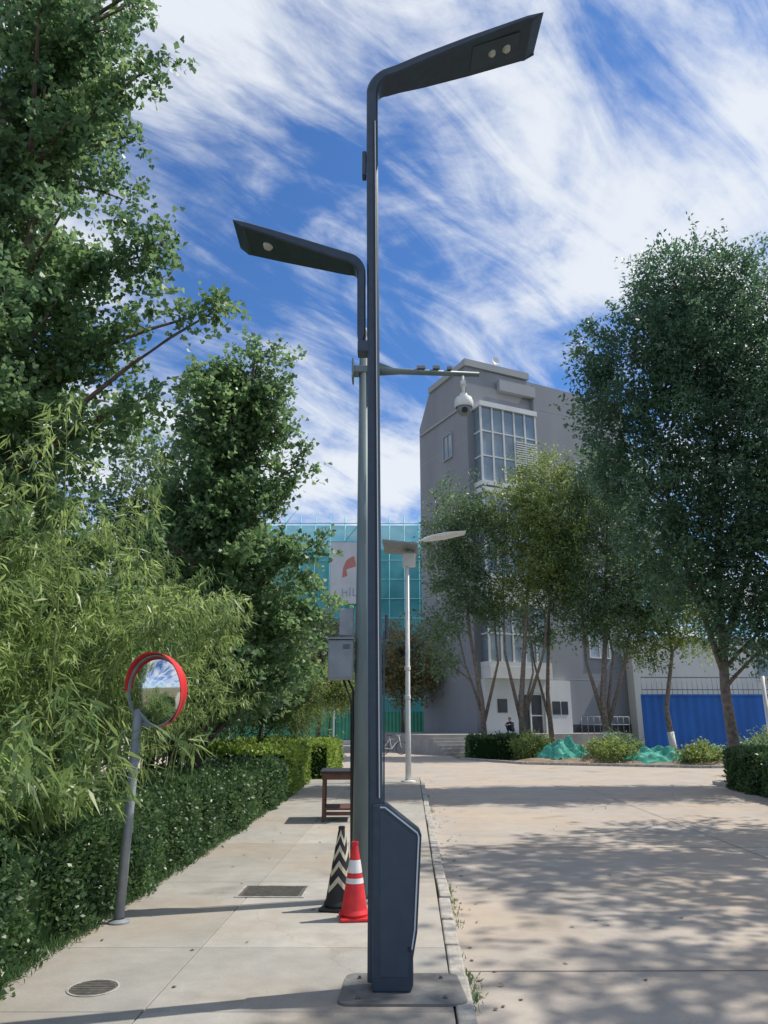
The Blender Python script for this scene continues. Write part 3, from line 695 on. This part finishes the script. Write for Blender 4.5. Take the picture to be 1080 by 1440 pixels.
# ------------------------------------------------------------ trees (left)
lob=tiers(-5.3,9.2,2.6,13.6,.78,lambda f:2.1*(1-.35*f),.40,3,.28,5)
lob+=chain((-5.0,9.1,6.9),(-2.95,8.9,8.1),.42,.26,6)+chain((-5.0,9.1,6.2),(-2.15,8.9,7.0),.38,.16,9)+chain((-5,9.1,9.6),(-3.3,8.6,10.9),.36,.2,5)
lob+=chain((-5,9.1,11.),(-3.45,8.4,12.2),.36,.2,5)+chain((-5,9,5),(-2.9,8.8,5.7),.42,.26,5)
tree('ginkgo_tree',[(-5.3,9.2,0),(-5.3,9.2,3),(-5.25,9.2,7),(-5.3,9.2,14)],.17,lob,1350,5,10,.34,.08,.08,M_gink,T_GK,bark=M_bark,jit=.035,droop=.05,limbr=.3,ntwig=400,twigr=.009)
lob=tiers(-3.3,14.2,1.9,8.3,.6,lambda f:2.1*(1-.6*f),.42,5,.35,6)
lob+=chain((-3.2,14,5.4),(-1.45,13.6,6.55),.45,.22,6)+chain((-3.2,14,4.2),(-1.15,13.6,4.9),.45,.28,6)+chain((-3.2,14,3),(-1.3,13.8,3.7),.5,.4,5)+chain((-3.2,14,2),(-1.6,14,2.6),.45,.35,4)+[(-2.7,14.1,8.5,.6,.5,.8),(-2.4,14.1,7.6,.6,.5,.6)]
tree('ginkgo_tree',[(-3.45,14.2,0),(-3.4,14.2,3),(-3.1,14.2,6.5),(-2.7,14.1,9)],.13,lob,1150,5,9,.36,.095,.085,M_gink,T_GK,bark=M_bark,jit=.04,limbr=.3,ntwig=300,twigr=.01)
tree('broadleaf_tree',[(-5.6,18.5,0),(-5.5,18.5,3),(-5.2,18.5,7)],.16,[(-5.2,18.5,6.8,1.9,1.8,2.2),(-3.9,18.2,4.6,1.7,1.5,1.5),(-6.6,18.5,5.2,2,1.8,2),(-3.3,18,2.9,1.2,1.3,1.1),(-6.0,18,2.8,1.6,1.4,1.2)],850,5,9,.5,.14,.075,M_loc,jit=.06)
tree('willow_shrub',[(-3.5,21,0),(-3.4,21,1),(-3.2,21,3.0)],.07,[(-2.9,21,2.6,1.0,1.,1.0),(-3.9,21,2.4,1.1,1,1.1),(-2.4,20.8,2.0,.8,.8,.6)],380,6,9,.45,.12,.027,M_loc2,T_BAM,jit=.04,droop=-.6)
def bamboo(name,cx,cy,n,spread,h0,h1,lean,seed,leafL=.15,mat=M_bam,nodes=22,sp=3,minz=.25,nl=7):
    rr=random.Random(seed); e=empty(name,(cx,cy,0)); paths=[]; C=[];O=[];ct=[]
    for i in range(n):
        bx,by=rr.uniform(-spread[0],spread[0]),rr.uniform(-spread[1],spread[1])
        h=rr.uniform(h0,h1); a=rr.gauss(lean[0],.8); l=rr.uniform(.3,1.)*lean[1]
        pts=[]
        for k in range(9):
            t=k/8; pts.append(Vector((bx+math.cos(a)*l*t**2.2,by+math.sin(a)*l*t**2.2,h*(t-.3*(l/1.2)*t**3))))
        paths.append((pts,[.014*(1-.8*k/8) for k in range(9)])); tcu=rr.uniform(.0,1.)
        for k in range(nodes):
            t=minz+(1-minz)*(k+rr.random())/nodes; f=t*8; j=min(7,int(f)); q=pts[j].lerp(pts[j+1],f-j)
            for s in range(sp):
                b=rr.uniform(0,6.28); bl=rr.uniform(.12,.45)*(1.15-t*.5); d=Vector((math.cos(b),math.sin(b),rr.uniform(-.1,.5))); tip=q+d*bl+Vector((0,0,-.25*bl*bl))
                if s==0 and k%2==0: paths.append(([q,q+d*bl*.6+Vector((0,0,.02)),tip],[.004,.003,.002]))
                C.append(tip);O.append(d); ct.append(tcu+rr.gauss(0,.15))
    tubes('culms',paths,M_culm,e,5,cap=False)
    C=np.array(C);O=unit(np.array(O)); ct=np.array(ct); M=len(C)
    d=unit(O[:,None,:]*.5+R.normal(size=(M,nl,3))*.45+np.array([0,0,-.6])); pos=C[:,None,:]+R.normal(size=(M,nl,3))*.03
    tint=ct[:,None]+R.normal(size=(M,nl))*.12; k=M*nl; sc_=.6+.6*R.random(k)
    leafmesh('leaves',pos.reshape(-1,3),d.reshape(-1,3),R.normal(size=(k,3))*.5+np.array([0,0,.8]),leafL*sc_,leafL*.13*sc_,tint.reshape(-1),T_BAM,mat,e)
    return e
bamboo('bamboo_clump',-3.8,8.3,34,(.85,1.1),3.0,5.9,(.0,1.6),1,.18)
bamboo('bamboo_clump',-4.9,7.2,32,(.8,.9),3.2,5.4,(-.3,1.2),2,.18)
bamboo('bamboo_clump',-3.7,11.4,32,(.7,1.2),2.6,4.8,(-.1,1.3),3,.16,minz=.42)
bamboo('bamboo_clump',-3.35,5.9,16,(.5,.55),1.4,2.3,(-.3,1.3),4,.23,nodes=12,sp=2,minz=.45,nl=8)

def mass(name,x0,x1,y0,y1,z1,n,leaf,mat):
    e=empty(name,((x0+x1)/2,(y0+y1)/2,0)); tp=[]
    m_=max(3,int((x1-x0)/2.2)); lobes=[]
    for i in range(m_):
        x=x0+(x1-x0)*(i+.5)/m_-(x0+x1)/2; h=z1*random.uniform(.75,1.05); y=random.uniform(y0,y1)-(y0+y1)/2
        tp.append(([(x,y,0),(x+.1,y,h*.5),(x,y,h*.85)],[.14,.1,.03]))
        for k in range(5): lobes.append((x+random.uniform(-1.,1.),y+random.uniform(-.8,.8),h*(.18+.17*k),random.uniform(1.,1.7),1.3,random.uniform(.9,1.4)))
    tubes('trunks',tp,M_bark,e,6)
    C,dr,_,_=sample_lobes(lobes,n); ct=R.random(n)*.7+.1
    pos,d,t=sprays(C,dr,ct,5,8,.6,.08,-.1)
    sc_=.7+.6*R.random(len(pos))
    leafmesh('foliage',pos,d,R.normal(size=pos.shape)*.6+np.array([0,0,.5]),leaf*sc_,leaf*.6*sc_,t,T_RH,mat,e)
    return e
mass('distant_trees',-17,-5.5,22,27,7.0,1000,.24,M_gink2)
mass('distant_trees',-12,-6.8,12,15,6.5,600,.2,M_gink2)
tree('broadleaf_tree',[(-3.9,46,0),(-3.9,46,2),(-3.9,46,6)],.15,[(-3.9,46,6,1.9,1.6,1.8),(-5.0,46,4.7,1.6,1.4,1.3),(-2.9,46,4.6,1.4,1.4,1.2)],240,5,8,.6,.2,.12,M_olive,jit=.1)
tree('broadleaf_tree',[(1.2,50,0),(1.2,50,2),(1.2,50,6)],.15,[(1.2,50,6,1.9,1.6,2.2),(.4,50,4.2,1.5,1.4,1.3),(2.3,50,4.4,1.5,1.4,1.4)],260,5,8,.6,.2,.12,M_olive,jit=.1)
tree('small_tree',[(-1.95,27.2,-.1),(-1.95,27.2,1.2),(-1.8,27.2,3)],.05,[(-1.9,27.2,2.9,.9,.8,.6),(-1.3,27.2,2.5,.7,.6,.45),(-2.6,27.2,2.5,.8,.7,.5)],170,5,8,.35,.12,.05,M_loc2,jit=.05)

# ------------------------------------------------------------ trees (right / building front)
LC=dict(tl=.75,leafL=.175,leafW=.075,jit=.09,droop=-.12,bark=M_barkg,twigr=.014)
tree('locust_tree',[(5.1,39,-.1),(5.0,39,2.6),(4.5,39,6),(4.2,39,11)],.17,
 [(4.2,39,12.8,1.5,1.4,1.7),(3.3,39,10.6,1.3,1.2,1.5),(5.1,38.6,10.6,1.5,1.3,1.7),(4.1,39,8.4,1.7,1.4,1.2),(3.1,38.8,6.4,1.1,1.2,1.0),(5.4,38.8,7.4,1.0,1.1,.9),(2.9,38.8,4.6,.6,.8,.7)],450,5,9,lmat=M_loc,lime=1.0,
 extra_trunks=[([(5.1,39,1.6),(5.9,39,4.5),(5.7,39,9)],.10),([(5.05,39,1.8),(4.2,39,4.5),(3.4,39,8.5)],.08)],**LC)
tree('locust_tree',[(6.9,38.5,-.1),(6.9,38.5,2.4),(7.3,38.5,6),(8.0,38.5,12)],.2,
 [(8.6,38.5,14.2,1.9,1.7,1.5),(7.0,38.5,12.4,1.5,1.5,1.5),(9.2,38.2,12.0,1.8,1.6,1.7),(7.8,38.2,9.9,1.8,1.5,1.4),(6.6,38.4,8.2,.9,1.1,.9),(9.3,38.4,9.3,1.3,1.2,1.2)],540,5,9,lmat=M_loc2,lime=1.0,
 extra_trunks=[([(6.9,38.5,1.4),(6.2,38.5,5),(6.3,38.5,10)],.11),([(6.9,38.5,1.4),(8.2,38.5,5),(9.2,38.5,11)],.11),([(6.9,38.5,1.6),(7.6,38.5,4),(7.4,38.5,9)],.08)],**LC)
tree('locust_tree',[(8.7,40,-.1),(8.6,40,3),(8.9,40,7),(9.3,40,11)],.16,[(9.3,40,8.4,1.4,1.3,1.3),(10.2,40,11,1.6,1.4,2),(8.3,40,6.6,1.0,1.2,1.0)],250,5,9,lmat=M_loc,
 extra_trunks=[([(8.65,40,1.5),(8.0,40,4.5),(7.6,40,8)],.09)],**LC)
tree('locust_tree',[(11.0,38,-.1),(10.9,38,2.6),(11.3,38,6),(11.9,38,12)],.22,
 [(11.9,38,14,2.1,1.9,1.9),(10.8,38,11.6,1.9,1.7,1.9),(13.2,38,11.6,2.1,1.8,2),(11.2,37.6,8.6,2.1,1.7,1.7),(13.2,37.6,8.2,1.9,1.6,1.7),(11.8,37.6,6.4,1.3,1.3,1.0),(10.2,37.8,6.8,1.0,1.1,1.1)],720,5,9,lmat=M_loc,lime=1.2,
 extra_trunks=[([(11,38,1.2),(10.2,38,4.5),(10.2,38,9)],.13),([(11,38,1.2),(12.2,38,4.5),(13.2,38,9)],.13),([(11,38,1.6),(11.6,38,4.8),(11.2,38,8)],.09)],**LC)
tree('locust_tree',[(14.4,38.5,-.1),(14.2,38.5,2.2),(14.8,38.5,5),(14.6,38.5,8)],.17,
 [(14.4,38.3,7.6,1.9,1.6,1.7),(13.4,38.3,5.6,1.2,1.2,1.1),(15.9,38.3,6.2,1.5,1.4,1.4),(14.8,38.3,9.8,1.9,1.7,1.7)],420,5,9,lmat=M_loc2,lime=1.2,**LC)
BG=dict(LC); BG.update(tl=.6,leafL=.14,leafW=.068,jit=.07)
lob=[]
for cx,cy,cz,r in ((9.7,21.5,15.4,1.7),(11.2,21.6,14.9,2.1),(8.0,21.3,12.9,1.6),(10.0,21.2,12.9,2.1),(12.4,21.5,12.8,2.2),(7.1,21.2,10.9,1.3),(9.2,20.9,10.6,1.9),(11.4,21,10.5,2.2),(8.1,20.9,8.6,1.6),(10.3,20.8,8.3,1.9),(12.4,21,8.2,2.0),(9.3,21,6.6,1.3),(11.2,21,6.2,1.5),(10.4,21,4.8,1.2),(12.6,21.2,5.2,1.5),(6.8,21.3,9.1,.9),(8.8,21,5.3,1.0),(9.9,20.8,3.9,.8),(8.1,21.1,6.7,1.0),(11.4,21,4.0,.9),(9.0,21.3,14.6,.9),(6.6,21.2,12.2,.6)):
    lob.append((cx,cy,cz,r,r*.95,r*.8))
tree('locust_tree',[(9.75,21.5,-.1),(9.65,21.5,2.5),(9.9,21.5,6),(10.3,21.5,10),(10.4,21.5,14.5)],.17,lob,2300,5,10,lmat=M_locd,lime=0,
 extra_trunks=[([(9.65,21.5,3.0),(8.9,21.4,6),(8.2,21.3,11)],.10),([(9.75,21.5,3.6),(11.2,21.5,7),(12.3,21.5,11)],.11)],ntwig=260,**BG)
for k,(x,y) in enumerate(((11.7,12.6),(10.9,7.0),(10.7,1.4))):
    tree('locust_tree',[(x,y,-.1),(x,y,4),(x+.2,y,8),(x,y,13)],.22,[(x,y,13.2,2.2,2.0,1.5),(x-1.4,y-.6,11.4,1.8,1.8,1.3),(x+1.4,y+.6,11.4,1.8,1.8,1.3),(x-.2,y+1.8,9.6,1.7,1.7,1.2),(x-.2,y-1.8,9.4,1.8,1.6,1.2),(x-.9,y,7.6,1.6,1.7,1.0),(x+1.2,y,7.8,1.6,1.6,1.),(x-.3,y+.4,5.6,1.4,1.6,.8)],330,5,7,.65,.2,.1,M_loc,jit=.08)

def mound(name,cx,cy,rx,ry,h,mat,seed,z0=-.1,fold=False):
    rr=np.random.default_rng(seed); e=empty(name,(cx,cy,z0)); n=44; V=[];F=[]
    ph=rr.random(6)*6.28
    for i in range(n+1):
        for j in range(n+1):
            u=i/n*2-1; v=j/n*2-1; r=math.hypot(u,v); th=math.atan2(v,u)
            edge=1+(.12*math.sin(th*3+ph[4])+.08*math.sin(th*7+ph[5]))*(1 if fold else 0)
            f=max(0,1-(r/edge)**1.6)
            z=h*f*(.8+.25*math.sin(u*7+ph[0])*math.sin(v*6+ph[1])+.12*math.sin(u*17+ph[2]+v*5)+.1*math.sin(v*19+ph[3]))
            if fold: z+=h*.16*min(1,f*4)*(1-abs(math.sin(u*9+3*math.sin(v*4+ph[0])+ph[1])))+h*.1*min(1,f*4)*(1-abs(math.sin(v*13+4*u+ph[2])))
            V.append((u*rx,v*ry,z-.01+.01*rr.random()))
    for i in range(n):
        for j in range(n):
            if math.hypot((i+.5)/n*2-1,(j+.5)/n*2-1)<1.02:
                k=i*(n+1)+j; F.append((k,k+n+1,k+n+2,k+1))
    mesh('surface',V,F,mat,e,smooth=not fold); return e
M_soil=simple('loose_soil',(.24,.18,.13),.95,0,.35,3,bump=.8)
mound('soil_mound',8.5,33.2,3.6,1.3,.35,M_soil,1); mound('soil_mound',15,31.8,4.5,1.4,.3,M_soil,2)
mound('debris_netting',7.8,33.6,1.4,.9,.95,M_net,3,fold=True); mound('debris_netting',11.6,33.0,1.9,.9,.62,M_net,4,fold=True); mound('debris_netting',14.2,33.2,1.5,.8,.6,M_net,5,fold=True)
def shrub(name,x,y,r,h,mat,n=130,leaf=.11):
    return tree(name,[(x,y,-.1),(x,y,h*.3),(x+.05,y,h*.7)],.04,[(x,y,h*.5,r,r*.9,h*.5)],n,4,8,.3,leaf,leaf*.5,mat,jit=.05,ntwig=20)
for x,y,r,h,mm in ((9.5,32.8,.9,.8,M_loc2),(10.4,34.2,.8,1.0,M_loc),(12.9,31.6,.8,.6,M_loc2),(15.6,31.5,1.2,.9,M_loc),(16.8,32.5,1.3,1.2,M_loc2),(6.6,34.6,.8,1.0,M_loc2),(18.6,31.8,1.2,1.1,M_loc),(12.0,25,0.8,.9,M_loc)):
    shrub('shrub',x,y,r,h,mm)

sp_=empty('white_post',(11.3,22.6,-.1))
tubes('post',[([(0,0,0),(0,0,3.0)],.06)],M_white,sp_,12); box('panel',-.02,1.0,-.03,.03,2.75,2.95,M_white,sp_,bevel=.01)
n=240; x=R.uniform(-2.3,8,n); y=R.uniform(3.2,24,n)
kx=np.where(R.random(n)<.35,.24+.035*y+.16+np.abs(R.normal(size=n))*.2,x)
kx=np.where((kx>.22+.035*y)&(kx<.38+.035*y),kx+.2,kx); z=np.where(kx>.36+.035*y,-.094,.006)
leafmesh('fallen_leaves',np.stack([kx,y,z],1),R.normal(size=(n,3))*np.array([1,1,.12]),R.normal(size=(n,3))*.15+np.array([0,0,1]),.03+.03*R.random(n),.02+.015*R.random(n),R.random(n),T_RH,M_litter,None)
n=46; cy=np.concatenate([R.normal(5.6,.25,16),R.normal(7.9,.5,14),R.uniform(6,20,16)]); cxx=.235+.035*cy+.14+R.normal(size=n)*.015; K=9
pos=np.repeat(np.stack([cxx,cy,np.full(n,-.098)],1),K,0)+R.normal(size=(n*K,3))*np.array([.025,.03,0]); k=len(pos)
leafmesh('kerb_weeds',pos,R.normal(size=(k,3))*.45+np.array([0,0,1]),R.normal(size=(k,3)),.03+.03*R.random(k),.01,R.random(k),T_RH,M_loc,None)
n=900; cy=R.uniform(3.6,18,n); cxx=xl(cy)+.04+R.normal(size=n)*.03; K=7
pos=np.repeat(np.stack([cxx,cy,np.full(n,.0)],1),K,0)+R.normal(size=(n*K,3))*np.array([.03,.04,0]); k=len(pos)
leafmesh('verge_grass',pos,R.normal(size=(k,3))*.45+np.array([0,0,1]),R.normal(size=(k,3)),.04+.06*R.random(k),.01,R.random(k),T_RH,M_hdg,None)

# ------------------------------------------------------------ sky and sun
az=math.radians(74); el=math.radians(54)
w=bpy.data.worlds.new('World'); sc.world=w; w.use_nodes=True; nt=w.node_tree; L=nt.links.new
bg=nt.nodes['Background']; bg.inputs['Strength'].default_value=.15
sky=N(nt,'ShaderNodeTexSky'); sky.sky_type='NISHITA'; sky.sun_disc=False; sky.sun_elevation=el; sky.sun_rotation=az; sky.air_density=1.0; sky.dust_density=.5; sky.ozone_density=3
tc=N(nt,'ShaderNodeTexCoord'); sx=N(nt,'ShaderNodeSeparateXYZ'); L(tc.outputs['Generated'],sx.inputs[0])
zz=N(nt,'ShaderNodeMath',operation='MAXIMUM'); L(sx.outputs['Z'],zz.inputs[0]); zz.inputs[1].default_value=.0
za=N(nt,'ShaderNodeMath',operation='ADD'); L(zz.outputs[0],za.inputs[0]); za.inputs[1].default_value=.35
dx=N(nt,'ShaderNodeMath',operation='DIVIDE'); L(sx.outputs['X'],dx.inputs[0]); L(za.outputs[0],dx.inputs[1])
dy=N(nt,'ShaderNodeMath',operation='DIVIDE'); L(sx.outputs['Y'],dy.inputs[0]); L(za.outputs[0],dy.inputs[1])
cb=N(nt,'ShaderNodeCombineXYZ'); L(dx.outputs[0],cb.inputs[0]); L(dy.outputs[0],cb.inputs[1])
def rotscale(rot,s,loc):
    a=N(nt,'ShaderNodeMapping'); a.inputs['Rotation'].default_value=(0,0,math.radians(rot)); L(cb.outputs[0],a.inputs['Vector'])
    b=N(nt,'ShaderNodeMapping'); b.inputs['Scale'].default_value=s; b.inputs['Location'].default_value=loc; L(a.outputs[0],b.inputs['Vector']); return b
def cn(vec,s,d,r,dist):
    c=N(nt,'ShaderNodeTexNoise'); c.inputs['Scale'].default_value=s; c.inputs['Detail'].default_value=d; c.inputs['Roughness'].default_value=r; c.inputs['Distortion'].default_value=dist; L(vec.outputs[0],c.inputs['Vector']); return c
c1=cn(rotscale(-35,(1.5,2.1,1),(5.1,2.6,0)),1.5,11,.60,.6)
c2=cn(rotscale(-40,(2.0,7.5,1),(0,0,0)),1.6,9,.62,1.1)
ma=N(nt,'ShaderNodeMath',operation='MULTIPLY_ADD'); L(c2.outputs['Fac'],ma.inputs[0]); ma.inputs[1].default_value=.42; L(c1.outputs['Fac'],ma.inputs[2])
rp_=N(nt,'ShaderNodeMapRange',interpolation_type='SMOOTHSTEP'); rp_.inputs['From Min'].default_value=.55; rp_.inputs['From Max'].default_value=.84; rp_.inputs['To Max'].default_value=.94; L(ma.outputs[0],rp_.inputs['Value'])
tn=N(nt,'ShaderNodeMixRGB',blend_type='MULTIPLY'); tn.inputs['Fac'].default_value=1; L(sky.outputs[0],tn.inputs['Color1']); tn.inputs['Color2'].default_value=(.44,.70,1.0,1)
mx=N(nt,'ShaderNodeMixRGB'); L(rp_.outputs[0],mx.inputs['Fac']); L(tn.outputs[0],mx.inputs['Color1']); mx.inputs['Color2'].default_value=(5.7,6.0,6.4,1)
L(mx.outputs[0],bg.inputs['Color'])
sl_=bpy.data.lights.new('sun','SUN'); sl_.energy=5.0; sl_.angle=math.radians(.5); sl_.color=(1,.92,.80)
so=bpy.data.objects.new('sun',sl_); link(so); so.location=(20,20,30)
sd=Vector((math.sin(az)*math.cos(el),math.cos(az)*math.cos(el),math.sin(el))); so.rotation_euler=sd.to_track_quat('Z','Y').to_euler()

cam=bpy.data.cameras.new('camera'); cam.sensor_fit='VERTICAL'; cam.sensor_height=36; cam.sensor_width=27; cam.lens=26; cam.clip_end=2000; cam.clip_start=.05
co=bpy.data.objects.new('camera',cam); link(co); co.location=(0,0,1.6); co.rotation_euler=(math.radians(90+15.8),0,0); sc.camera=co
